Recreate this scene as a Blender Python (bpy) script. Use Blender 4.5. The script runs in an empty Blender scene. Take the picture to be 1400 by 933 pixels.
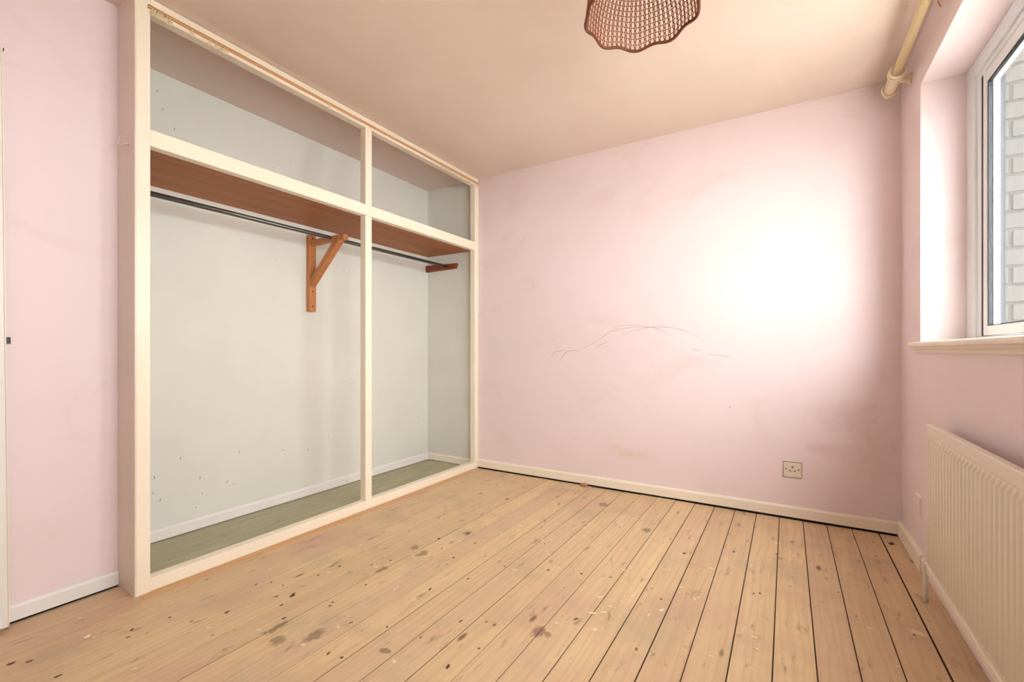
import bpy, bmesh, math, random
from mathutils import Vector, Matrix, noise as mnoise

random.seed(7)
S = bpy.context.scene
COL = S.collection
PI = math.pi

# ------------------------------------------------------------------ camera
H = 2.4
cam_d = bpy.data.cameras.new('camera')
cam_d.sensor_width = 36.0
cam_d.lens = 622.3 * 36.0 / 1400.0
cam_d.shift_y = 12.7 / 1400.0
cam_d.clip_start = 0.02
cam = bpy.data.objects.new('camera', cam_d)
COL.objects.link(cam)
cam.location = (0, 0, 0.9765)
cam.rotation_euler = (PI / 2, 0, 0.543)
S.camera = cam

# ------------------------------------------------------------------ world / light / exposure
W = bpy.data.worlds.new('overcast_sky')
S.world = W
W.use_nodes = True
bg = W.node_tree.nodes['Background']
bg.inputs['Color'].default_value = (1.0, 0.97, 0.925, 1)
bg.inputs['Strength'].default_value = 9.0

# portal that helps the renderer find the daylight coming through the window
pl = bpy.data.lights.new('window_daylight', 'AREA')
pl.shape = 'RECTANGLE'
pl.size = 1.16
pl.size_y = 2.70
pl.cycles.is_portal = True
plo = bpy.data.objects.new('window_daylight', pl)
COL.objects.link(plo)
plo.location = (0.775, 1.345, 1.59)
plo.rotation_euler = (0, PI / 2, 0)

S.view_settings.view_transform = 'Standard'
S.view_settings.look = 'None'
S.view_settings.gamma = 1.0
S.view_settings.use_curve_mapping = False
S.view_settings.exposure = 1.13

# ------------------------------------------------------------------ dimensions
XW, YB, XR, YC, XL, XI = -2.197, 3.0975, 0.514, 0.771, -2.374, -2.749
YF = -0.36                       # wall behind the camera
WY0, WY1, WZ0, WZ1 = 0.0, 2.695, 1.013, 2.168     # window opening; unseen near end lengthened to let in more light

# ------------------------------------------------------------------ helpers
def lin(r, g, b):
    f = lambda c: (c / 255.0 / 12.92) if c <= 10.3 else ((c / 255.0 + 0.055) / 1.055) ** 2.4
    return (f(r), f(g), f(b), 1.0)

class NT:
    def __init__(self, name):
        self.m = bpy.data.materials.new(name)
        self.m.use_nodes = True
        self.t = self.m.node_tree
        self.b = self.t.nodes['Principled BSDF']
    def n(self, typ, **kw):
        nd = self.t.nodes.new(typ)
        for k, v in kw.items():
            setattr(nd, k, v)
        return nd
    def l(self, a, b):
        self.t.links.new(a, b)
    def pos(self):
        return self.n('ShaderNodeNewGeometry').outputs['Position']
    def mapping(self, vec, scale=(1, 1, 1), loc=(0, 0, 0)):
        m = self.n('ShaderNodeMapping')
        m.inputs['Scale'].default_value = scale
        m.inputs['Location'].default_value = loc
        self.l(vec, m.inputs['Vector'])
        return m.outputs['Vector']
    def noise(self, vec, scale=1.0, detail=3.0, rough=0.55, dist=0.0):
        m = self.n('ShaderNodeTexNoise')
        m.inputs['Scale'].default_value = scale
        m.inputs['Detail'].default_value = detail
        m.inputs['Roughness'].default_value = rough
        m.inputs['Distortion'].default_value = dist
        self.l(vec, m.inputs['Vector'])
        return m.outputs['Fac']
    def vor(self, vec, scale=1.0):
        m = self.n('ShaderNodeTexVoronoi')
        m.inputs['Scale'].default_value = scale
        self.l(vec, m.inputs['Vector'])
        return m.outputs['Distance'], m.outputs['Color']
    def ramp(self, fac, stops):
        r = self.n('ShaderNodeValToRGB')
        e = r.color_ramp.elements
        while len(e) < len(stops):
            e.new(0.5)
        for el, (p, c) in zip(e, stops):
            el.position = p
            el.color = c if len(c) == 4 else (*c, 1)
        self.l(fac, r.inputs['Fac'])
        return r.outputs['Color']
    def rng(self, fac, a, b, c=0.0, d=1.0):
        r = self.n('ShaderNodeMapRange')
        r.inputs['From Min'].default_value = a
        r.inputs['From Max'].default_value = b
        r.inputs['To Min'].default_value = c
        r.inputs['To Max'].default_value = d
        self.l(fac, r.inputs['Value'])
        return r.outputs['Result']
    def math(self, op, a, b=None):
        m = self.n('ShaderNodeMath', operation=op)
        for i, v in enumerate((a, b)):
            if v is None:
                continue
            if isinstance(v, (int, float)):
                m.inputs[i].default_value = v
            else:
                self.l(v, m.inputs[i])
        return m.outputs[0]
    def mix(self, fac, a, b, blend='MIX'):
        m = self.n('ShaderNodeMix', data_type='RGBA', blend_type=blend)
        for sock, v in ((m.inputs[0], fac), (m.inputs[6], a), (m.inputs[7], b)):
            if isinstance(v, (int, float)):
                sock.default_value = v
            elif isinstance(v, tuple):
                sock.default_value = v if len(v) == 4 else (*v, 1)
            else:
                self.l(v, sock)
        return m.outputs[2]
    def bump(self, h, strength=0.1, dist=0.002):
        b = self.n('ShaderNodeBump')
        b.inputs['Strength'].default_value = strength
        b.inputs['Distance'].default_value = dist
        self.l(h, b.inputs['Height'])
        self.l(b.outputs['Normal'], self.b.inputs['Normal'])
    def col(self, c):
        if isinstance(c, tuple):
            self.b.inputs['Base Color'].default_value = c
        else:
            self.l(c, self.b.inputs['Base Color'])
    def set(self, rough=0.5, metal=0.0, spec=0.5):
        self.b.inputs['Roughness'].default_value = rough
        self.b.inputs['Metallic'].default_value = metal
        self.b.inputs['Specular IOR Level'].default_value = spec

def paint(name, rgb, rough=0.6, mottle=0.05, specks=0.0, bump=0.06, grime=None, spec=0.35, smudges=()):
    """painted plaster / painted wood with faint mottling, specks and brush relief"""
    t = NT(name)
    p = t.pos()
    base = lin(*rgb)
    dark = tuple(c * (1 - 2 * mottle) for c in base[:3]) + (1,)
    n1 = t.noise(p, 2.3, 4, 0.6)
    c = t.mix(t.rng(n1, 0.35, 0.7), base, dark)
    if grime:
        g = t.noise(t.mapping(p, (1.4, 1.4, 2.2)), 1.7, 5, 0.65, 0.6)
        c = t.mix(t.rng(g, 0.56, 0.78, 0, 0.5), c, lin(*grime))
    for (sx, sz, rx, rz, sc, am) in smudges:
        v = t.mapping(p, (1 / rx, 0, 1 / rz), (-sx / rx, 0, -sz / rz))
        ln = t.n('ShaderNodeVectorMath', operation='LENGTH'); t.l(v, ln.inputs[0])
        w = t.math('ADD', ln.outputs['Value'], t.math('MULTIPLY', t.math('SUBTRACT', t.noise(p, 14, 4, 0.6), 0.5), 1.6))
        c = t.mix(t.rng(w, 1.0, 0.2, 0, am), c, lin(*sc))
    if specks:
        d, cc = t.vor(p, 7.0)
        sep = t.n('ShaderNodeSeparateColor'); t.l(cc, sep.inputs[0])
        m = t.math('MULTIPLY', t.rng(d, 0.03, 0.018), t.math('GREATER_THAN', sep.outputs[0], 1 - specks))
        c = t.mix(m, c, lin(120, 90, 75))
    t.col(c)
    t.set(rough, 0, spec)
    if bump:
        t.bump(t.noise(p, 160, 3, 0.6), bump, 0.001)
    return t.m

def plain(name, rgb, rough=0.5, metal=0.0, var=0.08, scale=30, spec=0.5):
    t = NT(name)
    base = lin(*rgb)
    dark = tuple(c * (1 - var) for c in base[:3]) + (1,)
    t.col(t.mix(t.noise(t.pos(), scale, 3), base, dark))
    t.set(rough, metal, spec)
    return t.m

def wood(name, a, b, axis=1, fine=90, rough=0.5):
    t = NT(name)
    p = t.pos()
    sc = [fine, fine, fine]; sc[axis] = fine / 25
    g = t.noise(t.mapping(p, tuple(sc)), 1.0, 5, 0.6, 0.3)
    t.col(t.mix(t.rng(g, 0.3, 0.75), lin(*a), lin(*b)))
    t.set(rough)
    t.bump(g, 0.1, 0.001)
    return t.m

M = {}
M['pink'] = paint('pink_wall_paint', (244, 226, 227), 0.55, 0.015, 0.10, 0.07, grime=(232, 206, 200))
M['pink_marked'] = paint('pink_wall_paint_with_smudges', (244, 226, 227), 0.55, 0.015, 0.10, 0.07, grime=(232, 206, 200), smudges=(
    (-0.90, 0.262, 0.17, 0.05, (228, 192, 168), 0.34), (-1.03, 0.30, 0.10, 0.03, (228, 196, 172), 0.3), (-1.95, 0.25, 0.10, 0.10, (230, 204, 190), 0.25),
    (0.26, 0.62, 0.20, 0.10, (206, 168, 152), 0.22), (0.20, 0.42, 0.14, 0.05, (204, 164, 146), 0.22), (0.42, 0.40, 0.12, 0.25, (206, 168, 150), 0.22)))
M['ceiling'] = paint('warm_off_white_ceiling_paint', (242, 223, 211), 0.75, 0.03, 0.0, 0.05)
M['alcove'] = paint('pale_grey_green_paint', (231, 230, 221), 0.6, 0.03, 0.35, 0.05)
M['cream'] = paint('cream_gloss_paint', (252, 240, 219), 0.32, 0.02, 0.05, 0.02, spec=0.5)
M['cream_dirty'] = paint('cream_sill_gloss_paint', (248, 236, 216), 0.35, 0.02, 0.25, 0.03, spec=0.5)
M['panel'] = paint('peach_gloss_paint', (244, 226, 212), 0.3, 0.02, 0.05, 0.03, spec=0.5)
M['skirt_white'] = paint('white_skirting_paint', (243, 238, 234), 0.4, 0.03, 0.3, 0.02)
M['skirt_cream'] = paint('cream_skirting_paint', (252, 240, 222), 0.4, 0.02, 0.1, 0.02)
M['upvc'] = plain('white_plastic_frame', (240, 244, 248), 0.3, 0, 0.02)
M['rubber'] = plain('black_rubber_seal', (14, 14, 26), 0.5)
M['seal_grey'] = plain('pale_grey_metal_spacer', (205, 212, 212), 0.5)
M['door'] = paint('white_door_paint', (246, 242, 236), 0.4, 0.02, 0.0, 0.02)
M['black'] = plain('black_iron', (12, 11, 10), 0.4)
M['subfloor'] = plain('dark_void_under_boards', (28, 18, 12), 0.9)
M['shelf'] = wood('brown_hardboard', (178, 110, 60), (148, 84, 42), 1, 22, 0.55)
M['bracket'] = wood('orange_stained_pine', (208, 140, 86), (180, 110, 60), 2, 60, 0.45)
M['cleat'] = wood('red_brown_stained_pine', (150, 72, 36), (112, 50, 24), 0, 60, 0.45)
M['tube'] = plain('dull_grey_metal', (110, 108, 102), 0.35, 0.8, 0.2)
M['trackplastic'] = plain('tan_plastic', (226, 178, 128), 0.4)
M['glider'] = plain('cream_plastic', (244, 226, 190), 0.4)
M['radiator'] = paint('off_white_radiator_enamel', (240, 230, 214), 0.35, 0.02, 0.0, 0.02, spec=0.5)
M['pole'] = plain('cream_painted_wood', (236, 214, 160), 0.4)
M['poletip'] = plain('pale_cream_painted_wood', (240, 220, 186), 0.4)
M['socket'] = plain('ivory_plastic', (240, 226, 206), 0.35)
M['pit'] = plain('dark_recess', (30, 18, 12), 0.8)
M['screw'] = plain('brass_screw', (110, 84, 52), 0.4, 0.6)
M['raffia'] = plain('red_brown_raffia', (172, 100, 72), 0.7, 0, 0.35, 120)
M['raffia_rim'] = plain('dark_brown_raffia_binding', (122, 62, 42), 0.65, 0, 0.3, 90)
M['scratch'] = plain('grey_brown_scratch', (176, 148, 138), 0.8)
M['scuff'] = plain('grey_scuff', (160, 152, 140), 0.8)
M['joint'] = plain('packed_dirt', (62, 42, 30), 0.9, 0, 0.3, 40)
M['flake'] = plain('pale_flake', (244, 226, 206), 0.7)
M['brownflake'] = plain('dry_brown_leaf', (206, 140, 104), 0.7, 0, 0.4, 80)
M['spot_dark'] = plain('dark_brown_spot', (104, 74, 54), 0.7, 0, 0.3, 200)
M['spot_brown'] = plain('brown_spot', (150, 112, 78), 0.7, 0, 0.3, 200)
M['drip'] = plain('dried_cream_paint', (242, 222, 182), 0.6, 0, 0.12, 150)
M['bulb'] = plain('pearl_glass_bulb', (235, 232, 225), 0.3)
M['wire'] = plain('white_flex', (230, 222, 210), 0.5)
M['orange_cord'] = plain('ochre_cord', (214, 150, 70), 0.6)
M['brick'] = paint('dark_grey_brick', (70, 68, 65), 0.8, 0.06, 0.1, 0.3)
M['mortar'] = paint('dark_mortar', (64, 63, 59), 0.9, 0.08, 0, 0.3)
M['ground'] = plain('pale_concrete_paving', (206, 200, 190), 0.9, 0, 0.2, 4)  # unseen ground, made pale to bounce light up at the ceiling
M['render'] = paint('outside_brickwork', (190, 170, 150), 0.9, 0.06, 0, 0.3)

def floor_mat():
    t = NT('worn_bare_pine_boards')
    p = t.pos()
    rnd = t.n('ShaderNodeObjectInfo').outputs['Random']
    cmb = t.n('ShaderNodeCombineXYZ')
    t.l(t.math('MULTIPLY', rnd, 31.7), cmb.inputs[0]); t.l(t.math('MULTIPLY', rnd, 57.3), cmb.inputs[1])
    add = t.n('ShaderNodeVectorMath', operation='ADD'); t.l(p, add.inputs[0]); t.l(cmb.outputs[0], add.inputs[1])
    q = add.outputs[0]
    fine = t.noise(t.mapping(q, (130, 3.2, 1)), 1, 5, 0.65, 0.2)
    broad = t.noise(t.mapping(q, (16, 0.9, 1)), 1, 4, 0.6, 0.5)
    wv = t.n('ShaderNodeTexWave', wave_type='BANDS', bands_direction='X')
    wv.inputs['Scale'].default_value = 11; wv.inputs['Distortion'].default_value = 9
    wv.inputs['Detail'].default_value = 2; wv.inputs['Detail Scale'].default_value = 1.2
    t.l(t.mapping(q, (1, 0.10, 1)), wv.inputs['Vector'])
    c = t.mix(t.rng(broad, 0.28, 0.75), lin(232, 205, 164), lin(206, 174, 134))
    tone = t.ramp(rnd, [(0.0, lin(216, 182, 150)), (0.35, lin(236, 206, 156)), (0.65, lin(214, 180, 140)), (1.0, lin(228, 198, 158))])
    c = t.mix(0.5, c, tone)
    c = t.mix(t.rng(wv.outputs['Fac'], 0.45, 1.0, 0, 0.10), c, lin(158, 104, 66))
    c = t.mix(t.rng(fine, 0.45, 0.8, 0, 0.20), c, lin(160, 110, 74))
    # pinkish and greyish worn areas that run across boards
    area = t.noise(p, 2.2, 4, 0.6, 0.4)
    c = t.mix(t.rng(area, 0.50, 0.68, 0, 0.55), c, lin(204, 162, 140))
    area2 = t.noise(t.mapping(p, (1, 1, 1), (7, 3, 0)), 3.1, 4, 0.6)
    c = t.mix(t.rng(area2, 0.53, 0.68, 0, 0.50), c, lin(188, 166, 134))
    # knots
    d, cc = t.vor(t.mapping(q, (9.5, 3.4, 0.01)), 1)
    sep = t.n('ShaderNodeSeparateColor'); t.l(cc, sep.inputs[0])
    k = t.math('MULTIPLY', t.rng(d, 0.115, 0.06), t.math('GREATER_THAN', sep.outputs[0], 0.5))
    c = t.mix(t.math('MULTIPLY', k, 0.8), c, lin(112, 72, 46))
    # dark scuffs elongated along the boards
    wn = t.noise(t.mapping(p, (75, 38, 1)), 1, 4, 0.65)
    sc = t.noise(t.mapping(p, (24, 7, 1), (3, 9, 0)), 1, 4, 0.62, 0.3)
    c = t.mix(t.rng(sc, 0.60, 0.72, 0, 0.55), c, lin(116, 84, 58))
    # small dark dots and nail heads
    d2, c2 = t.vor(t.mapping(p, (17, 11, 0.01)), 1)
    s2 = t.n('ShaderNodeSeparateColor'); t.l(c2, s2.inputs[0])
    k2 = t.math('MULTIPLY', t.rng(d2, 0.095, 0.06), t.math('GREATER_THAN', s2.outputs[1], 0.80))
    c = t.mix(t.math('MULTIPLY', k2, 0.7), c, lin(70, 46, 34))
    # pale paint drips
    wob = t.n('ShaderNodeVectorMath', operation='MULTIPLY_ADD')
    nz = t.n('ShaderNodeTexNoise'); nz.inputs['Scale'].default_value = 22; t.l(p, nz.inputs['Vector'])
    t.l(nz.outputs['Color'], wob.inputs[0]); wob.inputs[1].default_value = (0.035, 0.035, 0); t.l(p, wob.inputs[2])
    d3, c3 = t.vor(t.mapping(wob.outputs[0], (10, 15, 0.01), (2.3, 5.1, 0)), 1)
    s3 = t.n('ShaderNodeSeparateColor'); t.l(c3, s3.inputs[0])
    k3 = t.math('MULTIPLY', t.rng(d3, 0.12, 0.075), t.math('GREATER_THAN', s3.outputs[2], 0.80))
    c = t.mix(t.math('MULTIPLY', k3, 0.6), c, lin(244, 224, 188))
    # the purple-brown spill near the middle of the room, and a far right corner hole, its darkness painted in
    def spot(x, y, r, colr, amt, stretch=(1, 1, 0)):
        nonlocal c
        v = t.mapping(wob.outputs[0], stretch, (-x * stretch[0] - 0.0175 * stretch[0], -y * stretch[1] - 0.0175 * stretch[1], 0))
        ln = t.n('ShaderNodeVectorMath', operation='LENGTH'); t.l(v, ln.inputs[0])
        edge = t.math('ADD', ln.outputs['Value'], t.math('MULTIPLY', t.math('SUBTRACT', wn, 0.5), r * 1.7))
        c = t.mix(t.rng(edge, r, r * 0.55, 0, amt), c, lin(*colr))
    spot(-0.735, 1.400, 0.034, (140, 92, 84), 0.75)
    spot(-0.700, 1.396, 0.018, (150, 104, 92), 0.6)
    spot(0.452, 2.962, 0.020, (20, 12, 8), 1.0, (1, 0.8, 0))
    spot(0.385, 2.07, 0.022, (240, 214, 184), 0.7, (0.8, 1.2, 0))
    for x, y, r, st in ((-1.538, 0.945, 0.045, (2.2, 0.8, 0)), (-1.384, 0.985, 0.045, (1.8, 0.9, 0)), (-1.468, 0.903, 0.030, (1, 1, 0)),
                        (-1.500, 1.649, 0.042, (1.5, 0.9, 0)), (-1.579, 1.678, 0.034, (1.3, 1, 0)), (-1.544, 1.436, 0.034, (2.0, 0.9, 0)),
                        (-1.458, 1.962, 0.036, (1.6, 0.9, 0)), (-1.118, 1.049, 0.024, (1, 1.6, 0)), (-0.649, 2.484, 0.036, (1.4, 0.8, 0)),
                        (-0.994, 2.767, 0.045, (1.1, 1, 0))):
        spot(x, y, r, (112, 82, 54), 0.62, st)
    t.col(c)
    t.set(0.52, 0, 0.4)
    t.bump(fine, 0.18, 0.0015)
    return t.m
M['boards'] = floor_mat()

def olive():
    t = NT('olive_painted_boards')
    p = t.pos()
    g = t.noise(t.mapping(p, (70, 3, 1)), 1, 5, 0.65)
    c = t.mix(t.rng(g, 0.3, 0.7), lin(188, 181, 150), lin(158, 151, 118))
    s = t.noise(t.mapping(p, (20, 8, 1)), 1, 4)
    c = t.mix(t.rng(s, 0.64, 0.74, 0, 0.6), c, lin(92, 84, 56))
    t.col(c); t.set(0.5); t.bump(g, 0.15, 0.001)
    return t.m
M['olive'] = olive()
M['strip'] = wood('orange_pine_strip', (224, 178, 126), (198, 146, 96), 1, 70, 0.5)

def glass_mat():
    m = bpy.data.materials.new('clear_window_glass'); m.use_nodes = True
    t = m.node_tree; t.nodes.clear()
    o = t.nodes.new('ShaderNodeOutputMaterial'); tr = t.nodes.new('ShaderNodeBsdfTransparent')
    tr.inputs[0].default_value = (0.95, 0.97, 0.98, 1)
    gl = t.nodes.new('ShaderNodeBsdfGlossy'); gl.inputs['Roughness'].default_value = 0.02
    mx = t.nodes.new('ShaderNodeMixShader'); mx.inputs[0].default_value = 0.06
    t.links.new(tr.outputs[0], mx.inputs[1]); t.links.new(gl.outputs[0], mx.inputs[2]); t.links.new(mx.outputs[0], o.inputs[0])
    return m
M['glass'] = glass_mat()

# ------------------------------------------------------------------ mesh helpers
def link(name, bm, mat, parent=None, smooth=False):
    me = bpy.data.meshes.new(name)
    bmesh.ops.recalc_face_normals(bm, faces=bm.faces)
    bm.to_mesh(me); bm.free()
    if smooth:
        me.polygons.foreach_set('use_smooth', [True] * len(me.polygons))
    me.materials.append(M[mat])
    o = bpy.data.objects.new(name, me)
    COL.objects.link(o)
    if parent is not None:
        o.parent = parent
        o.matrix_parent_inverse = parent.matrix_basis.inverted()
    return o

def bbox(bm, x0, x1, y0, y1, z0, z1, bevel=0.0, seg=2):
    vs = [bm.verts.new((x, y, z)) for x in (x0, x1) for y in (y0, y1) for z in (z0, z1)]
    fs = [(0, 1, 3, 2), (4, 6, 7, 5), (0, 4, 5, 1), (2, 3, 7, 6), (0, 2, 6, 4), (1, 5, 7, 3)]
    faces = [bm.faces.new([vs[i] for i in f]) for f in fs]
    if bevel > 0:
        ed = list({e for f in faces for e in f.edges})
        bmesh.ops.bevel(bm, geom=ed, offset=bevel, segments=seg, affect='EDGES', profile=0.6)

def box(name, x0, x1, y0, y1, z0, z1, mat, parent=None, bevel=0.0, seg=2):
    bm = bmesh.new()
    bbox(bm, x0, x1, y0, y1, z0, z1, bevel, seg)
    return link(name, bm, mat, parent)

def tube(bm, pts, r, sides=8, closed=False, cap=True):
    pts = [Vector(p) for p in pts]
    n = len(pts)
    rr = r if isinstance(r, (list, tuple)) else [r] * n
    rings = []
    up = None
    for i, p in enumerate(pts):
        a = pts[i - 1] if (i > 0 or closed) else p
        b = pts[(i + 1) % n] if (i < n - 1 or closed) else p
        tn = (b - a).normalized()
        if up is None:
            up = Vector((0, 0, 1)) if abs(tn.z) < 0.9 else Vector((1, 0, 0))
        u = tn.cross(up)
        if u.length < 1e-5:
            u = tn.orthogonal()
        u.normalize()
        v = u.cross(tn).normalized()
        up = v
        rings.append([bm.verts.new(p + (u * math.cos(2 * PI * k / sides) + v * math.sin(2 * PI * k / sides)) * rr[i]) for k in range(sides)])
    m = n if closed else n - 1
    for i in range(m):
        A, B = rings[i], rings[(i + 1) % n]
        for k in range(sides):
            bm.faces.new((A[k], A[(k + 1) % sides], B[(k + 1) % sides], B[k]))
    if cap and not closed:
        bm.faces.new(rings[0][::-1]); bm.faces.new(rings[-1])

def prism(name, poly, axis, a, b, mat, parent=None, bevel=0.0):
    """extrude a 2-D outline along an axis: axis 'y' -> outline is (x,z); 'x' -> (y,z); 'z' -> (x,y)"""
    bm = bmesh.new()
    def P(u, v, w):
        return {'y': (u, w, v), 'x': (w, u, v), 'z': (u, v, w)}[axis]
    A = [bm.verts.new(P(u, v, a)) for u, v in poly]
    B = [bm.verts.new(P(u, v, b)) for u, v in poly]
    bm.faces.new(A); bm.faces.new(B[::-1])
    n = len(poly)
    for i in range(n):
        bm.faces.new((A[i], B[i], B[(i + 1) % n], A[(i + 1) % n]))
    if bevel:
        bmesh.ops.bevel(bm, geom=list(bm.edges), offset=bevel, segments=1, affect='EDGES')
    return link(name, bm, mat, parent)

def lathe(bm, profile, origin, axis=(0, 0, 1), seg=24):
    """profile: (r, h) pairs revolved about an axis through origin"""
    ax = Vector(axis).normalized(); u = ax.orthogonal().normalized(); v = ax.cross(u)
    o = Vector(origin)
    rings = []
    for r, h in profile:
        rings.append([bm.verts.new(o + ax * h + (u * math.cos(2 * PI * k / seg) + v * math.sin(2 * PI * k / seg)) * max(r, 1e-5)) for k in range(seg)])
    for A, B in zip(rings[:-1], rings[1:]):
        for k in range(seg):
            bm.faces.new((A[k], A[(k + 1) % seg], B[(k + 1) % seg], B[k]))
    bm.faces.new(rings[0][::-1]); bm.faces.new(rings[-1])

def empty(name, loc):
    o = bpy.data.objects.new(name, None)
    o.location = loc
    o.empty_display_size = 0.1
    COL.objects.link(o)
    return o

def tag(o, label=None, cat=None, group=None, kind=None):
    if label: o['label'] = label
    if cat: o['category'] = cat
    if group: o['group'] = group
    if kind: o['kind'] = kind
    return o

def struct(o, label, cat):
    return tag(o, label, cat, kind='structure')

# ------------------------------------------------------------------ room shell
floor = struct(box('floor', XI - 0.1, XR + 0.25, YF - 0.1, YB + 0.1, -0.06, -0.024, 'subfloor'),
               'bare floor of worn, paint-spotted pine boards running towards the pink wall', 'floor')
edges = [0.514, 0.420, 0.304, 0.191, 0.079, -0.037, -0.154, -0.269, -0.384, -0.499, -0.616, -0.733, -0.848, -0.964, -1.079,
         -1.194, -1.309, -1.424, -1.540, -1.655, -1.769, -1.884, -2.000, -2.112, -2.374]
gaps = [0.0070, 0.0038, 0.0038, 0.0042, 0.0042, 0.0042, 0.0038, 0.0042, 0.0042, 0.0034, 0.0034, 0.0032, 0.0032, 0.0032, 0.0032, 0.0032, 0.0032, 0.0030, 0.0030, 0.0030, 0.0030, 0.0030, 0.0030, 0.0030]
for i in range(len(edges) - 1):
    x1, x0 = edges[i], edges[i + 1]
    ga = gaps[i - 1] if i > 0 else 0.0
    gb = gaps[i]
    dz = random.uniform(-0.0012, 0.0008)
    b = box('floorboard', x0 + gb / 2, x1 - ga / 2, YF, YB - random.uniform(0.010, 0.016), -0.022, dz, 'boards', floor, 0.0006, 1)
    if 0 < i < len(edges) - 1:      # dirt packed into the joint
        box('joint_dirt', x1 - ga * 0.5, x1 + ga * 0.5, YF, YB - 0.02, -0.023, -0.0022, 'joint', floor)
# narrow orange strip in front of the wardrobe, and the painted boards inside it
box('edge_strip', XW - 0.002, XW + 0.046, YC + 0.01, YB - 0.02, -0.006, 0.0024, 'strip', floor, 0.001, 1)
ox = [XI, -2.66, -2.55, -2.44, -2.33, -2.243]
for i in range(len(ox) - 1):
    box('painted_board', ox[i] + 0.0012, ox[i + 1] - 0.0012, YC + 0.02, YB - 0.004, -0.02, 0.0015 + random.uniform(-0.0006, 0.0006), 'olive', floor, 0.001, 1)

def blot(name, x, y, rx, ry, mat, seed):
    """thin dried drop or scuff lying on the boards"""
    rg = random.Random(seed)
    bm = bmesh.new()
    rot = rg.uniform(-0.5, 0.5)
    top, bot = [], []
    for k in range(12):
        a = 2 * PI * k / 12
        q = 1 + rg.uniform(-0.38, 0.30)
        u, v = rx * q * math.cos(a), ry * q * math.sin(a)
        px, py = x + u * math.cos(rot) - v * math.sin(rot), y + u * math.sin(rot) + v * math.cos(rot)
        top.append(bm.verts.new((px, py, 0.0016))); bot.append(bm.verts.new((px, py, 0.0002)))
    bm.faces.new(top); bm.faces.new(bot[::-1])
    for k in range(12):
        bm.faces.new((bot[k], bot[(k + 1) % 12], top[(k + 1) % 12], top[k]))
    link(name, bm, mat, floor)
DARK = [(-1.789, 1.126), (-1.854, 1.115), (-1.684, 1.1), (-1.732, 1.062), (-1.655, 1.036), (-1.567, 0.989), (-1.263, 0.949), (-1.209, 0.957), (-1.542, 1.822),
        (-0.889, 1.352), (-0.895, 1.1), (-1.164, 1.566), (-1.82, 2.206), (-1.452, 1.954), (-1.451, 1.736), (-0.42, 2.301), (-1.505, 1.15), (-1.493, 1.128),
        (-1.74, 1.256), (-1.729, 1.356), (-1.573, 1.517), (-1.615, 1.441), (-1.247, 1.419), (-1.206, 1.146), (-1.065, 1.164), (-1.569, 2.536), (-1.044, 2.051),
        (-1.681, 2.977), (-0.905, 1.813), (-0.767, 1.858), (-1.182, 2.322), (-0.647, 1.893), (-0.654, 1.535), (-0.42, 1.482), (-0.421, 1.829), (-0.041, 2.521),
        (-0.114, 2.064), (-0.092, 2.077), (0.363, 2.738), (0.219, 2.083), (0.374, 2.047), (-0.22, 2.441), (-0.693, 3.031), (-0.988, 2.414), (-1.349, 1.877),
        (-1.739, 1.814), (-1.09, 1.742), (-1.5, 1.307), (-1.005, 1.308), (-0.862, 1.22), (-1.342, 1.691), (-1.336, 1.098), (-1.891, 1.071), (-1.784, 0.902),
        (-1.834, 0.807), (-1.928, 0.777), (-1.956, 0.674), (-1.917, 0.65), (-1.867, 0.465), (-2.068, 0.407), (-2.033, 0.44)]
for k, (x, y) in enumerate(DARK):
    big = 1.9 if k in (2, 8, 13, 15, 25) else 1.0
    blot('dark_spot', x, y, random.uniform(0.003, 0.005) * big, random.uniform(0.004, 0.010) * big, 'spot_dark' if k % 3 else 'spot_brown', k)
PALE = [(-1.073, 2.084, 5, 10), (-1.271, 2.193, 14, 6), (-0.973, 1.95, 16, 5), (-0.633, 1.719, 21, 7), (-0.617, 1.6, 26, 9), (-0.584, 1.626, 16, 7), (-0.576, 1.676, 12, 6),
        (-0.524, 1.797, 6, 20), (-0.403, 1.752, 8, 22), (-0.435, 1.694, 4, 17), (-0.372, 1.961, 10, 7), (-0.308, 1.897, 5, 16), (-0.444, 2.092, 4, 13),
        (-0.398, 2.081, 7, 7), (-0.619, 1.986, 9, 11), (-0.656, 2.315, 5, 6), (-0.298, 1.915, 4, 12), (-0.372, 1.915, 8, 5), (-0.137, 2.317, 14, 4),
        (-0.087, 1.773, 4, 7), (-0.085, 1.685, 8, 8), (-0.313, 2.452, 6, 6), (-0.361, 2.223, 9, 5), (-0.798, 2.394, 6, 5), (-1.109, 2.315, 10, 4),
        (-1.022, 2.271, 5, 6), (-0.676, 2.959, 12, 5), (-0.238, 2.527, 9, 4), (-1.37, 1.345, 10, 5)]
for k, (x, y, rx, ry) in enumerate(PALE):
    blot('paint_drip', x, y, rx * 0.0008, ry * 0.0008, 'drip', 100 + k)

struct(box('ceiling', XI - 0.1, XR + 0.25, YF - 0.1, YB + 0.1, H, H + 0.1, 'ceiling'), 'warm off-white painted plaster ceiling', 'ceiling')
wall_back = struct(box('wall_back', XW, XR + 0.25, YB, YB + 0.1, -0.06, H, 'pink_marked'), 'pale pink far wall with curved scratches and a socket', 'wall')
wall_left = struct(box('wall_left', XL - 0.1, XL, YF, YC, -0.06, H, 'pink'), 'pale pink wall to the left of the wardrobe', 'wall')
wall_alcove = struct(box('wall_alcove_back', XI - 0.1, XI, YC, YB + 0.1, -0.06, H, 'alcove'), 'pale grey-green rear wall inside the wardrobe', 'wall')
struct(box('wall_alcove_side', XI, XW, YB, YB + 0.1, -0.06, H, 'alcove'), 'grey-green end wall inside the wardrobe', 'wall')

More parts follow.
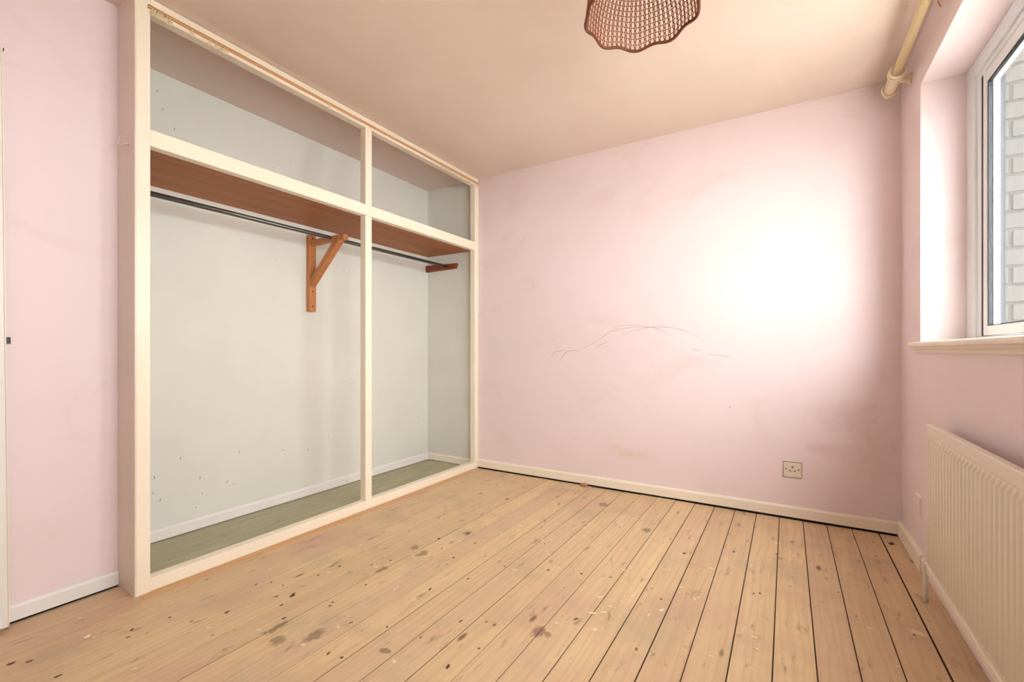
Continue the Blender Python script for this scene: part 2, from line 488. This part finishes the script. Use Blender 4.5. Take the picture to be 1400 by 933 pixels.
SC = [(1.155, 0.405), (1.456, 0.379), (1.391, 0.223), (1.424, 0.199), (1.259, 0.189), (1.249, 0.279), (1.063, 0.21), (1.229, 0.121), (1.039, 0.33), (1.033, 0.252),
      (1.05, 2.30), (1.127, 2.139), (1.075, 2.219), (2.195, 1.556), (2.765, 1.69), (2.939, 1.629), (2.066, 0.378), (2.975, 0.404), (1.73, 0.339), (1.906, 0.31)]
for k, (y, z) in enumerate(SC):
    rg = random.Random(k)
    bm = bmesh.new()
    a = rg.uniform(-0.6, 0.6); L = rg.uniform(0.003, 0.010)
    tube(bm, [(XI, y - L * math.sin(a), z - L * math.cos(a)), (XI, y + 0.003, z), (XI, y + L * math.sin(a), z + L * math.cos(a))], [0.0008, 0.0026, 0.0008], 5)
    link('scuff_mark', bm, 'scuff', wall_alcove)

# right wall with window opening
bm = bmesh.new()
T = XR + 0.25
bbox(bm, XR, T, YF, WY0, -0.06, H)
bbox(bm, XR, T, WY1, YB, -0.06, H)
bbox(bm, XR, T, WY0, WY1, -0.06, WZ0 - 0.02)
bbox(bm, XR, T, WY0, WY1, WZ1, H)
wall_right = struct(link('wall_right', bm, 'pink'), 'pink wall with the window recess and the radiator', 'wall')

# wall behind the camera, with the doorway the open door belongs to
bm = bmesh.new()
DX0, DX1 = XL + 0.07, XL + 0.86
bbox(bm, XL - 0.1, DX0, YF - 0.1, YF, -0.06, H)
bbox(bm, DX1, T, YF - 0.1, YF, -0.06, H)
bbox(bm, DX0, DX1, YF - 0.1, YF, 2.04, H)
struct(link('wall_front', bm, 'pink'), 'pink wall behind the viewer with the doorway', 'wall')
bm = bmesh.new()
bbox(bm, DX0 - 0.1, DX1 + 0.1, YF - 1.1, YF - 1.0, -0.06, H)
struct(link('wall_landing', bm, 'pink'), 'wall of the landing beyond the doorway', 'wall')
bm = bmesh.new()
bbox(bm, DX0 - 0.2, DX0 - 0.1, YF - 1.0, YF - 0.1, -0.06, H)
bbox(bm, DX1 + 0.1, DX1 + 0.2, YF - 1.0, YF - 0.1, -0.06, H)
bbox(bm, DX0 - 0.2, DX1 + 0.2, YF - 1.0, YF - 0.1, H, H + 0.1)
bbox(bm, DX0 - 0.2, DX1 + 0.2, YF - 1.0, YF - 0.1, -0.12, -0.06)
struct(link('wall_landing_side', bm, 'ceiling'), 'side walls of the landing beyond the doorway', 'wall')

# skirting boards (moulded top edge)
def skirt_profile(t, z0, z1):
    return [(0, z0), (t, z0), (t, z1 - 0.010), (t - 0.004, z1 - 0.003), (t * 0.45, z1), (0, z1)]
prof = skirt_profile(0.016, 0.013, 0.074)
struct(prism('baseboard_back', [(YB - u, z) for u, z in prof], 'x', XW + 0.001, XR - 0.017, 'skirt_cream'), 'cream skirting board under the far pink wall', 'skirting')
struct(prism('baseboard_right', [(XR - u, z) for u, z in skirt_profile(0.016, 0.004, 0.082)], 'y', 2.63, YB, 'skirt_cream'), 'short cream skirting board between corner and radiator', 'skirting')
struct(prism('baseboard_left', [(XL + u, z) for u, z in skirt_profile(0.014, 0.010, 0.066)], 'y', YF, YC - 0.001, 'skirt_white'), 'white skirting board left of the wardrobe', 'skirting')
struct(prism('baseboard_alcove_back', [(XI + u, z) for u, z in skirt_profile(0.014, 0.006, 0.064)], 'y', YC + 0.02, YB, 'skirt_white'), 'white skirting board along the rear inside the wardrobe', 'skirting')
struct(prism('baseboard_alcove_side', [(YB - u, z) for u, z in skirt_profile(0.014, 0.006, 0.064)], 'x', XI + 0.014, -2.245, 'skirt_cream'), 'short skirting board at the wardrobe end wall', 'skirting')

box('gap_shade_strip', XW, XR - 0.001, YB - 0.005, YB + 0.01, -0.05, 0.014, 'subfloor', wall_back)  # dark strips painting in the shade of the gap under the skirting

box('gap_shade_strip', XL - 0.005, XL + 0.006, YF, YC - 0.002, -0.002, 0.011, 'subfloor', wall_left)
box('gap_shade_strip', XI - 0.005, XI + 0.005, YC + 0.022, YB, -0.002, 0.007, 'subfloor', wall_alcove)

# scratches drawn over the far wall
def scratch(pts, r=0.0012):
    bm = bmesh.new()
    P = [Vector((x, YB - 0.0002, z)) for x, z in pts]
    out = []
    for i in range(len(P) - 1):
        p0 = P[max(i - 1, 0)]; p1 = P[i]; p2 = P[i + 1]; p3 = P[min(i + 2, len(P) - 1)]
        for k in range(6):
            s = k / 6
            out.append(0.5 * ((2 * p1) + (p2 - p0) * s + (2 * p0 - 5 * p1 + 4 * p2 - p3) * s * s + (3 * p1 - p0 - 3 * p2 + p3) * s ** 3))
    out.append(P[-1])
    n = len(out)
    tube(bm, out, [r * (0.35 + 0.65 * math.sin(PI * i / (n - 1))) for i in range(n)], 4)
    o = link('scratch', bm, 'scratch', wall_back)
for pts in ([(-1.53, .924), (-1.484, .965), (-1.402, .975)],
            [(-1.451, .897), (-1.395, .965), (-1.30, .977)],
            [(-1.30, .979), (-1.194, 1.025), (-1.112, 1.076), (-1.059, 1.108), (-.916, 1.134), (-.804, 1.133)],
            [(-1.174, .998), (-1.085, 1.037)],
            [(-.993, 1.068), (-.904, 1.110), (-.78, 1.132), (-.685, 1.13), (-.581, 1.109), (-.503, 1.072), (-.438, 1.031)],
            [(-1.059, 1.136), (-.929, 1.151), (-.804, 1.135), (-.756, 1.125), (-.696, 1.1), (-.638, 1.063)],
            [(-.525, .982), (-.459, .975)],
            [(-.427, .955), (-.353, .942), (-.281, .936)]):
    scratch(pts)

# ------------------------------------------------------------------ window
win = struct(empty('window_1', (XR + 0.15, WY1, WZ0)), 'white plastic framed window with clear glass above the radiator', 'window')
FX = 0.664
def wbox(name, x0, x1, y0, y1, z0, z1, mat, bev=0.003, parent=win):
    return box(name, x0, x1, y0, y1, z0, z1, mat, parent, bev)
MY = 1.30     # centre mullion, outside the picture
# outer frame
wbox('frame_jamb', FX, 0.742, WY1 - 0.098, WY1, WZ0, WZ1, 'upvc')
wbox('frame_jamb', FX, 0.742, WY0, WY0 + 0.07, WZ0, WZ1, 'upvc')
wbox('frame_head', FX, 0.742, WY0 + 0.07, WY1 - 0.098, WZ1 - 0.062, WZ1, 'upvc')
wbox('frame_foot', FX + 0.008, 0.742, WY0 + 0.07, WY1 - 0.098, WZ0, WZ0 + 0.020, 'upvc')
wbox('mullion', FX, 0.742, MY - 0.05, MY + 0.05, WZ0 + 0.02, WZ1 - 0.062, 'upvc')
# inner bead step
wbox('frame_bead', FX + 0.008, 0.74, WY1 - 0.150, WY1 - 0.098, WZ0 + 0.020, WZ1 - 0.062, 'upvc', 0.002)
wbox('frame_bead', FX + 0.008, 0.74, MY + 0.05, WY1 - 0.150, WZ1 - 0.092, WZ1 - 0.062, 'upvc', 0.002)
# dark shadow gap seal
wbox('seal', 0.671, 0.735, WY1 - 0.166, WY1 - 0.150, WZ0 + 0.020, WZ1 - 0.092, 'rubber', 0)
wbox('seal', 0.671, 0.735, MY + 0.05, WY1 - 0.166, WZ1 - 0.100, WZ1 - 0.092, 'rubber', 0)
# opening sash
def sash(ya, yb, za, zb):
    s = empty('sash', (FX, yb, za)); s.parent = win; s.matrix_parent_inverse = win.matrix_basis.inverted()
    w, wt, wb = 0.062, 0.045, 0.036
    x0, x1 = FX + 0.001, 0.702
    def pr(name, poly, axis, a, b, mat):
        return prism(name, poly, axis, a, b, mat, s)
    pr('stile', [(x0 + 0.016, yb), (x0, yb - 0.026), (x0, yb - w + 0.004), (x0 + 0.004, yb - w), (x1, yb - w), (x1, yb)], 'z', za, zb, 'upvc')
    pr('stile', [(x0 + 0.016, ya), (x0, ya + 0.026), (x0, ya + w - 0.004), (x0 + 0.004, ya + w), (x1, ya + w), (x1, ya)], 'z', za, zb, 'upvc')
    box('rail', x0, x1, ya + w, yb - w, zb - wt, zb, 'upvc', s, 0.003)
    box('rail', x0, x1, ya + w, yb - w, za, za + wb, 'upvc', s, 0.003)
    g = 0.012
    xg0, xg1 = x0 + 0.002, x0 + 0.012
    box('gasket', xg0, xg1, yb - w - g, yb - w, za + wb, zb - wt, 'rubber', s)
    box('gasket', xg0, xg1, ya + w, ya + w + g, za + wb, zb - wt, 'rubber', s)
    box('gasket', xg0, xg1, ya + w + g, yb - w - g, zb - wt - 0.010, zb - wt, 'rubber', s)
    box('gasket', xg0, xg1, ya + w + g, yb - w - g, za + wb, za + wb + 0.004, 'rubber', s)
    box('spacer_bar', xg1 + 0.004, 0.688, yb - w - g * 0.8, yb - w, za + wb, zb - wt, 'seal_grey', s)
    box('glass_pane', xg1, xg1 + 0.004, ya + w, yb - w, za + wb, zb - wt, 'glass', s)
    box('glass_pane', 0.690, 0.694, ya + w, yb - w, za + wb, zb - wt, 'glass', s)
sash(MY + 0.052, WY1 - 0.168, WZ0 + 0.022, WZ1 - 0.102)
sash(WY0 + 0.072, MY - 0.052, WZ0 + 0.022, WZ1 - 0.064)

# window board with nosing and scotia moulding
sill = struct(empty('trim_1', (XR, WY1, WZ0 - 0.03)), 'cream painted window board with rounded nose under the window', 'window sill')
prism('sill_board', [(FX + 0.01, 0.990), (0.488, 0.990), (0.481, 0.994), (0.479, 1.002), (0.481, 1.010), (0.488, 1.0135), (FX + 0.01, 1.0135)], 'y', WY0 - 0.05, WY1 + 0.065, 'cream_dirty', sill)
prism('sill_moulding', [(XR, 0.966), (0.505, 0.966), (0.501, 0.976), (0.493, 0.984), (0.490, 0.990), (XR, 0.990)], 'y', WY0 - 0.03, WY1 + 0.045, 'cream_dirty', sill)

# ------------------------------------------------------------------ outside: pale painted brick return wall
bw = struct(empty('wall_outside', (0.76, 2.66, 0.0)), 'pale brick wall seen outside through the window', 'wall')
mort = box('mortar_backing', 0.766, 3.0, 2.6615, 2.9, -0.4, 4.0, 'mortar', bw)
ch = 0.0752
bl = 0.225
brick_me = {}
for r in range(-2, 26):
    z = 0.95 + r * ch
    if z < 0.6 or z > 3.2:
        continue
    offs = 0.788 - (bl if r % 2 == 0 else bl * 0.5 + 0.055)
    k = 0
    while True:
        xa = offs + k * bl + 0.004
        xb = offs + (k + 1) * bl - 0.006
        k += 1
        if xb < 0.775:
            continue
        if xa > 2.2:
            break
        xa = max(xa, 0.764)
        if xb - xa < 0.012:
            continue
        key = round(xb - xa, 3)
        if key not in brick_me:
            o = box('brick', 0, xb - xa, 0, 0.02, 0, ch - 0.010, 'brick', bw, 0.003, 1)
            brick_me[key] = o.data
        else:
            o = bpy.data.objects.new('brick', brick_me[key]); COL.objects.link(o)
            o.parent = bw; o.matrix_parent_inverse = bw.matrix_basis.inverted()
        o.location = (xa, 2.658 + random.uniform(-0.002, 0.002), z)
struct(box('ground_outside', -8, 20, -14, 22, -3.2, -3.0, 'ground'), 'grey paved ground outside below the window', 'ground')

# ------------------------------------------------------------------ built-in wardrobe
wd = tag(empty('built_in_wardrobe', (XW, (YC + YB) / 2, 0)), 'open built-in wardrobe with cream frame, brown shelf and hanging rail', 'wardrobe')
D = 0.046
box('stile', XW - D, XW, YC, YC + 0.047, 0, H, 'cream', wd, 0.002)
box('stile', XW - D, XW - 0.001, 1.914, 1.963, 0.05, 1.801, 'cream', wd, 0.002)
box('stile', XW - D, XW - 0.001, 1.914, 1.963, 1.868, 2.34, 'cream', wd, 0.002)
box('stile', XW - D, XW, 3.049, YB - 0.001, 0.0, H, 'cream', wd, 0.002)
box('rail', XW - D, XW, YC + 0.047, 3.049, 0.003, 0.056, 'cream', wd, 0.002)
box('rail', XW - D, XW, YC + 0.047, 3.049, 1.802, 1.868, 'cream', wd, 0.002)
box('rail', XW - D, XW, YC + 0.047, 3.049, 2.336, H - 0.003, 'cream', wd, 0.002)
box('side_panel', XL - 0.002, XW - D, YC, YC + 0.012, 0, H, 'panel', wd)
box('side_panel_facing', XW - D - 0.0005, XW - 0.0025, YC - 0.0035, YC + 0.0005, 0, H, 'panel', wd)
box('side_lining', XI, XW - D, YC + 0.012, YC + 0.022, 0, H, 'alcove', wd)
box('shelf', XI, XW - D, YC + 0.022, YB, 1.808, 1.822, 'shelf', wd, 0.001, 1)
box('shelf_back_edge', XI, XI + 0.02, YC + 0.022, YB, 1.822, 1.838, 'alcove', wd, 0.001, 1)
bm = bmesh.new()
tube(bm, [(-2.512, YC + 0.022, 1.700), (-2.512, 1.9, 1.700), (-2.512, YB - 0.006, 1.700)], 0.0125, 14)
link('hanging_rail', bm, 'tube', wd, True)
# gallows bracket on the rear wall
br = empty('bracket', (XI, 1.92, 1.235)); br.parent = wd; br.matrix_parent_inverse = wd.matrix_basis.inverted()
box('post', XI, XI + 0.034, 1.893, 1.945, 1.235, 1.745, 'bracket', br, 0.003)
box('arm', XI + 0.030, -2.385, 1.902, 1.938, 1.676, 1.712, 'bracket', br, 0.003)
prism('brace', [(XI + 0.030, 1.445), (XI + 0.034, 1.400), (-2.430, 1.668), (-2.430, 1.678), (-2.482, 1.678)], 'y', 1.897, 1.941, 'bracket', br, 0.002)
for z in (1.27, 1.37, 1.725):
    bm = bmesh.new()
    lathe(bm, [(0.0055, 0), (0.005, 0.0012)], (XI + 0.0335, 1.919, z), (1, 0, 0), 10)
    link('screw', bm, 'pit', br)
# cleat that carries the far end of the rail
prism('rail_cleat', [(XI, 1.670), (-2.420, 1.676), (-2.402, 1.718), (XI, 1.728)], 'y', YB - 0.030, YB, 'cleat', wd, 0.002)

# ------------------------------------------------------------------ curtain track across the wardrobe head
ct = tag(empty('curtain_track', (XW, 1.95, 2.34)), 'thin tan curtain track with cream gliders along the wardrobe head', 'curtain track')
prism('track_rail', [(XW, 2.352), (XW + 0.012, 2.352), (XW + 0.012, 2.3545), (XW + 0.005, 2.3545), (XW + 0.005, 2.3615), (XW + 0.010, 2.3615), (XW + 0.010, 2.364), (XW, 2.364)],
      'y', 0.808, 3.088, 'trackplastic', ct)
bm = bmesh.new()
tube(bm, [(XW + 0.007, 0, 0.012), (XW + 0.007, 0, 0.002)], 0.0022, 6)
ring = [(XW + 0.007, 0.0, -0.005)]
rp = []
for k in range(10):
    a = 2 * PI * k / 10
    rp.append((XW + 0.007 + 0.006 * math.sin(a) * 0.6, 0.006 * math.sin(a), -0.007 + 0.008 * math.cos(a)))
tube(bm, rp, 0.0024, 6, closed=True)
bbox(bm, XW + 0.003, XW + 0.012, -0.003, 0.003, 0.010, 0.013)
g0 = link('glider', bm, 'glider', ct)
gy = [0.821, 0.828, 0.834, 0.841, 0.847, 0.853, 0.860, 0.874, 0.885, 0.965, 1.035, 1.06, 1.082, 1.096, 1.106, 1.653, 2.617, 2.638, 2.66, 2.681,
      2.703, 2.725, 2.769, 2.81, 2.856, 2.923, 2.962, 3.064, 3.082]
for i, y in enumerate(gy):
    o = g0
    if i:
        o = g0.copy(); COL.objects.link(o)
        o.parent = ct; o.matrix_parent_inverse = ct.matrix_basis.inverted()
    o.location = (0, y, 2.342)
    o.rotation_euler = (random.uniform(-0.15, 0.15), 0, 0)

# cup hook on the wardrobe side
hk = tag(empty('cup_hook', (-2.300, YC, 1.815)), 'small painted cup hook on the peach side of the wardrobe', 'hook')
bm = bmesh.new()
pts = [(-2.268, YC - 0.002, 1.807), (-2.272, YC - 0.012, 1.807)]
for k in range(12):
    a = -0.35 * PI - 1.15 * PI * k / 11
    pts.append((-2.298 + 0.021 * math.cos(a), YC - 0.016, 1.822 + 0.021 * math.sin(a)))
tube(bm, pts, 0.0024, 6)
link('hook_wire', bm, 'panel', hk, True)
bm = bmesh.new()
lathe(bm, [(0.007, 0), (0.006, 0.003), (0.003, 0.004)], (-2.268, YC, 1.807), (0, -1, 0), 12)
link('hook_collar', bm, 'panel', hk)

# ------------------------------------------------------------------ open door against the left wall
dr = struct(empty('door_1', (-2.34, -0.30, 0.0)), 'white door standing open against the left wall', 'door')
ang = math.radians(0.0)
box('door_leaf', -2.352, -2.312, YF + 0.03, 0.449, 0.010, 2.016, 'door', dr, 0.002)
box('door_edge', -2.350, -2.3105, 0.449, 0.4525, 0.010, 2.016, 'cream', dr, 0.001, 1)
box('latch_bolt', -2.336, -2.318, 0.440, 0.465, 0.992, 1.016, 'black', dr, 0.002)
box('top_catch', -2.345, -2.330, 0.436, 0.460, 2.012, 2.022, 'screw', dr, 0.002)
for z in (0.25, 1.8):
    bm = bmesh.new(); tube(bm, [(-2.307, YF + 0.028, z - 0.05), (-2.307, YF + 0.028, z + 0.05)], 0.006, 8)
    link('hinge', bm, 'screw', dr)

dr.rotation_euler = (0.0085, 0, 0)

# ------------------------------------------------------------------ radiator
rad = tag(empty('radiator', (0.47, 1.55, 0.14)), 'off-white ribbed panel radiator under the window', 'radiator')
RY1, RY0, RZ0, RZ1, RX = 2.262, 0.82, 0.140, 0.702, 0.450
pitch = 0.0333
bm = bmesh.new()
prof = []
y = RY1 - 0.014
prof = [(RY1, 0.0), (RY1 - 0.010, 0.0)]
nr = int((RY1 - RY0 - 0.02) / pitch)
for k in range(nr):
    yc = RY1 - 0.012 - pitch * (k + 0.5)
    for s, d in ((-0.50, 0), (-0.34, 0.0), (-0.26, 0.35), (-0.17, 0.85), (-0.06, 1.0), (0.06, 1.0), (0.17, 0.85), (0.26, 0.35), (0.34, 0.0)):
        prof.append((yc - s * pitch * -1 * -1, d))
prof.sort(key=lambda t: -t[0])
prof.append((RY0, 0.0))
rows = [(RZ0 + 0.002, 0), (RZ0 + 0.032, 0), (RZ0 + 0.040, 0.25), (RZ0 + 0.052, 1), (RZ1 - 0.062, 1), (RZ1 - 0.050, 0.3), (RZ1 - 0.044, 0), (RZ1 - 0.002, 0)]
grid = [[bm.verts.new((RX + 0.005 - 0.011 * d * k, y, z)) for (y, d) in prof] for (z, k) in rows]
for a, b in zip(grid[:-1], grid[1:]):
    for i in range(len(prof) - 1):
        bm.faces.new((a[i], a[i + 1], b[i + 1], b[i]))
link('ribbed_panel', bm, 'radiator', rad, True)
box('back_panel', RX + 0.0042, RX + 0.020, RY0, RY1, RZ0, RZ1, 'radiator', rad, 0.004)
box('top_rail', RX - 0.003, RX + 0.021, RY0, RY1 + 0.001, RZ1 - 0.040, RZ1 + 0.001, 'radiator', rad, 0.005, 3)
box('bottom_rail', RX - 0.003, RX + 0.021, RY0, RY1 + 0.001, RZ0 - 0.001, RZ0 + 0.030, 'radiator', rad, 0.005, 3)
for yy in (2.05, 1.05):
    box('wall_bracket', RX + 0.020, XR, yy - 0.015, yy + 0.015, 0.24, 0.62, 'radiator', rad, 0.002)
bm = bmesh.new()
tube(bm, [(0.462, RY1, RZ0 + 0.018), (0.462, 2.32, RZ0 + 0.018), (0.462, 2.345, RZ0 + 0.018)], [0.010, 0.010, 0.010], 10)
lathe(bm, [(0.011, 0), (0.013, 0.006), (0.013, 0.026), (0.010, 0.034)], (0.462, 2.32, RZ0 + 0.018), (0, 1, 0), 10)
link('lockshield_valve', bm, 'radiator', rad, True)
bm = bmesh.new()
tube(bm, [(0.462, 2.345, RZ0 + 0.02), (0.462, 2.345, 0.08), (0.462, 2.345, -0.004)], 0.0085, 12)
lathe(bm, [(0.012, 0), (0.013, 0.004), (0.013, 0.02), (0.010, 0.028)], (0.462, 2.345, RZ0 - 0.016), (0, 0, 1), 10)
link('supply_pipe', bm, 'radiator', rad, True)
bm = bmesh.new(); tube(bm, [(0.462, RY0, RZ0 + 0.018), (0.462, RY0 - 0.07, RZ0 + 0.018), (0.462, RY0 - 0.075, -0.004)], 0.0085, 10)
link('return_pipe', bm, 'radiator', rad, True)

# ------------------------------------------------------------------ curtain pole over the window
cp = tag(empty('curtain_pole', (0.446, 2.9, 2.291)), 'cream painted wooden curtain pole above the window', 'curtain pole')
PX, PZ = 0.446, 2.291
bm = bmesh.new(); tube(bm, [(PX, -0.2, PZ), (PX, 1.5, PZ), (PX, 2.80, PZ)], 0.0175, 16)
link('pole', bm, 'pole', cp, True)
bm = bmesh.new()
lathe(bm, [(0.022, 2.78), (0.026, 2.785), (0.026, 2.96), (0.024, 2.965)], (PX, 0, PZ), (0, 1, 0), 20)
link('end_sleeve', bm, 'poletip', cp, True)
for yy in (2.772, 2.800, 2.952):
    bm = bmesh.new()
    tube(bm, [(PX + 0.0305 * math.cos(2 * PI * k / 24), yy, PZ + 0.0305 * math.sin(2 * PI * k / 24)) for k in range(24)], 0.0048, 8, closed=True)
    link('collar_ring', bm, 'poletip', cp, True)
bm = bmesh.new()
lathe(bm, [(0.020, 2.955), (0.024, 2.968), (0.025, 2.985), (0.022, 3.002), (0.014, 3.010), (0.002, 3.013)], (PX, 0, PZ), (0, 1, 0), 20)
link('end_cap', bm, 'poletip', cp, True)
bm = bmesh.new()
lathe(bm, [(0.013, 0.020), (0.012, 0.030), (0.011, 0.040), (0.016, 0.052), (0.024, 0.060), (0.026, 0.068)], (PX, 2.875, PZ), (1, 0, 0), 20)
link('wall_bracket', bm, 'poletip', cp, True)
bm = bmesh.new()
lathe(bm, [(0.013, 0.016), (0.012, 0.030), (0.011, 0.040), (0.016, 0.052), (0.024, 0.060), (0.026, 0.068)], (PX, -0.05, PZ), (1, 0, 0), 20)
link('wall_bracket', bm, 'poletip', cp, True)

cs = tag(empty('cord_stub', (XR, 2.384, 2.36)), 'short ochre cord end curling from the wall beside the curtain pole', 'cord')
bm = bmesh.new()
tube(bm, [(XR + 0.001, 2.386, 2.372), (XR - 0.006, 2.384, 2.355), (XR - 0.008, 2.382, 2.338), (XR - 0.004, 2.378, 2.322), (XR - 0.002, 2.374, 2.312)], 0.0022, 6)
link('cord', bm, 'orange_cord', cs, True)

# ------------------------------------------------------------------ sockets
so = tag(empty('wall_socket', (0.028, YB, 0.285)), 'square ivory three-pin socket low on the far pink wall', 'socket')
box('face_plate', -0.016, 0.072, YB - 0.009, YB + 0.001, 0.242, 0.327, 'socket', so, 0.003)
for x in (-0.003, 0.059):
    bm = bmesh.new()
    lathe(bm, [(0.0042, 0), (0.0038, 0.0012)], (x, YB - 0.009, 0.2875), (0, -1, 0), 10)
    link('plate_screw', bm, 'screw', so)
for q in ((0.024, 0.032, 0.296, 0.305), (0.012, 0.021, 0.276, 0.281), (0.035, 0.044, 0.276, 0.281)):
    box('pin_hole', q[0], q[1], YB - 0.0096, YB - 0.006, q[2], q[3], 'pit', so)
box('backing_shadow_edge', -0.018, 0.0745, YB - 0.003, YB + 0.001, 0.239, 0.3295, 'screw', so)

bp = tag(empty('blank_plate', (XR, 2.71, 0.27)), 'painted-over blank plate on the wall beside the radiator', 'plate')
box('plate', XR - 0.010, XR + 0.001, 2.665, 2.750, 0.235, 0.320, 'pink', bp, 0.003)
box('plate_edge', XR - 0.004, XR + 0.001, 2.662, 2.753, 0.232, 0.323, 'cream', bp, 0.001, 1)

# ------------------------------------------------------------------ pendant lamp with woven shade
LX, LY, RZ = -0.402, 1.476, 2.064
lamp = tag(empty('pendant_lamp', (LX, LY, H)), 'pendant lamp with scalloped woven red-brown raffia shade', 'lamp')
RR = 0.176
LOB = 9
PH = 0.55
# bell profile, s = 0 at the rim, 1 at the neck
def shade(s, a):
    r = RR * (math.cos(s * PI / 2) ** 0.75 * 0.80 + 0.20 * (1 - s) + 0.17 * s)
    z = 0.215 * (math.sin(s * PI / 2) ** 0.95)
    k = max(0.0, 1 - s / 0.45) ** 1.5
    w = math.cos(LOB * (a - PH))
    r *= 1 + 0.024 * w * k
    z -= 0.004 * w * k
    return Vector((LX + r * math.cos(a), LY + r * math.sin(a), RZ + z))
bm = bmesh.new()
NC, NR = 64, 18
dA = 2 * PI / NC
for c in range(NC):
    a = c * dA
    for sgn in (-1, 1):
        pts = []
        for i in range(NR * 2 + 1):
            s = i / (NR * 2) * 0.97
            off = sgn * 0.25 * dA * (1 if (i % 2 == 0) else 0.55)
            pts.append(shade(s, a + off))
        tube(bm, pts, 0.0013, 4, cap=False)
    # crossed ties within each column
    for i in range(NR):
        s0, s1 = i / NR * 0.97, (i + 1) / NR * 0.97
        if s0 > 0.8: continue
        tube(bm, [shade(s0, a - 0.25 * dA), shade(s1, a + 0.25 * dA)], 0.0012, 3, cap=False)
        tube(bm, [shade(s0, a + 0.25 * dA), shade(s1, a - 0.25 * dA)], 0.0012, 3, cap=False)
for i in range(1, NR):
    s = (i / NR) * 0.97
    tube(bm, [shade(s, 2 * PI * k / 108) for k in range(108)], 0.0016, 4, closed=True)
tag(link('woven_mesh', bm, 'raffia', lamp), kind='stuff')
bm = bmesh.new()
tube(bm, [shade(0, 2 * PI * k / 144) for k in range(144)], 0.0052, 8, closed=True)
link('rim_binding', bm, 'raffia_rim', lamp, True)
bm = bmesh.new()
tube(bm, [shade(0.97, 2 * PI * k / 40) for k in range(40)], 0.004, 8, closed=True)
link('neck_ring', bm, 'raffia_rim', lamp, True)
bm = bmesh.new()
lathe(bm, [(0.021, 0), (0.023, 0.012), (0.023, 0.045), (0.012, 0.06), (0.006, 0.07)], (LX, LY, RZ + 0.185), (0, 0, 1), 20)
for k in range(3):
    a = k * 2 * PI / 3
    tube(bm, [(LX + 0.02 * math.cos(a), LY + 0.02 * math.sin(a), RZ + 0.205), tuple(shade(0.97, a))], 0.0015, 5)
link('lamp_holder', bm, 'wire', lamp, True)
bm = bmesh.new()
lathe(bm, [(0.013, 0.0), (0.014, -0.03), (0.024, -0.055), (0.030, -0.08), (0.024, -0.104), (0.010, -0.114), (0.001, -0.116)], (LX, LY, RZ + 0.188), (0, 0, 1), 20)
link('light_bulb', bm, 'bulb', lamp, True)
bm = bmesh.new(); tube(bm, [(LX, LY, RZ + 0.25), (LX, LY, 2.32), (LX, LY, H - 0.02)], 0.0035, 8)
link('flex', bm, 'wire', lamp, True)
bm = bmesh.new(); lathe(bm, [(0.036, 0), (0.034, -0.014), (0.018, -0.026), (0.006, -0.03)], (LX, LY, H), (0, 0, 1), 24)
link('ceiling_rose', bm, 'wire', lamp, True)

# ------------------------------------------------------------------ litter on the boards
def lump(name, loc, size, mat, label, cat, seed, group=None):
    bm = bmesh.new()
    bmesh.ops.create_icosphere(bm, subdivisions=2, radius=1)
    for v in bm.verts:
        n = mnoise.noise(v.co * 1.7 + Vector((seed, seed * 2, 0)))
        v.co = Vector((v.co.x * size[0] * (1 + 0.7 * n), v.co.y * size[1] * (1 + 0.6 * n), max(v.co.z, -0.5) * size[2] * (1 + 0.9 * n)))
    zm = min(v.co.z for v in bm.verts)
    for v in bm.verts:
        v.co += Vector((loc[0], loc[1], loc[2] - zm))
    return tag(link(name, bm, mat), label, cat, group)
lump('dry_leaf', (-1.243, 3.058, 0.001), (0.024, 0.014, 0.014), 'brownflake', 'crumpled dry brown leaf on the boards against the far skirting', 'leaf', 3.1)
lump('paint_flake', (-2.032, 0.577, 0.001), (0.008, 0.010, 0.004), 'flake', 'larger pale paint flake on the boards left of the wardrobe foot', 'flake', 5.2)
lump('paint_flake', (-2.012, 0.590, 0.001), (0.005, 0.004, 0.002), 'flake', 'tiny pale paint crumb beside the larger flake', 'flake', 8.7)
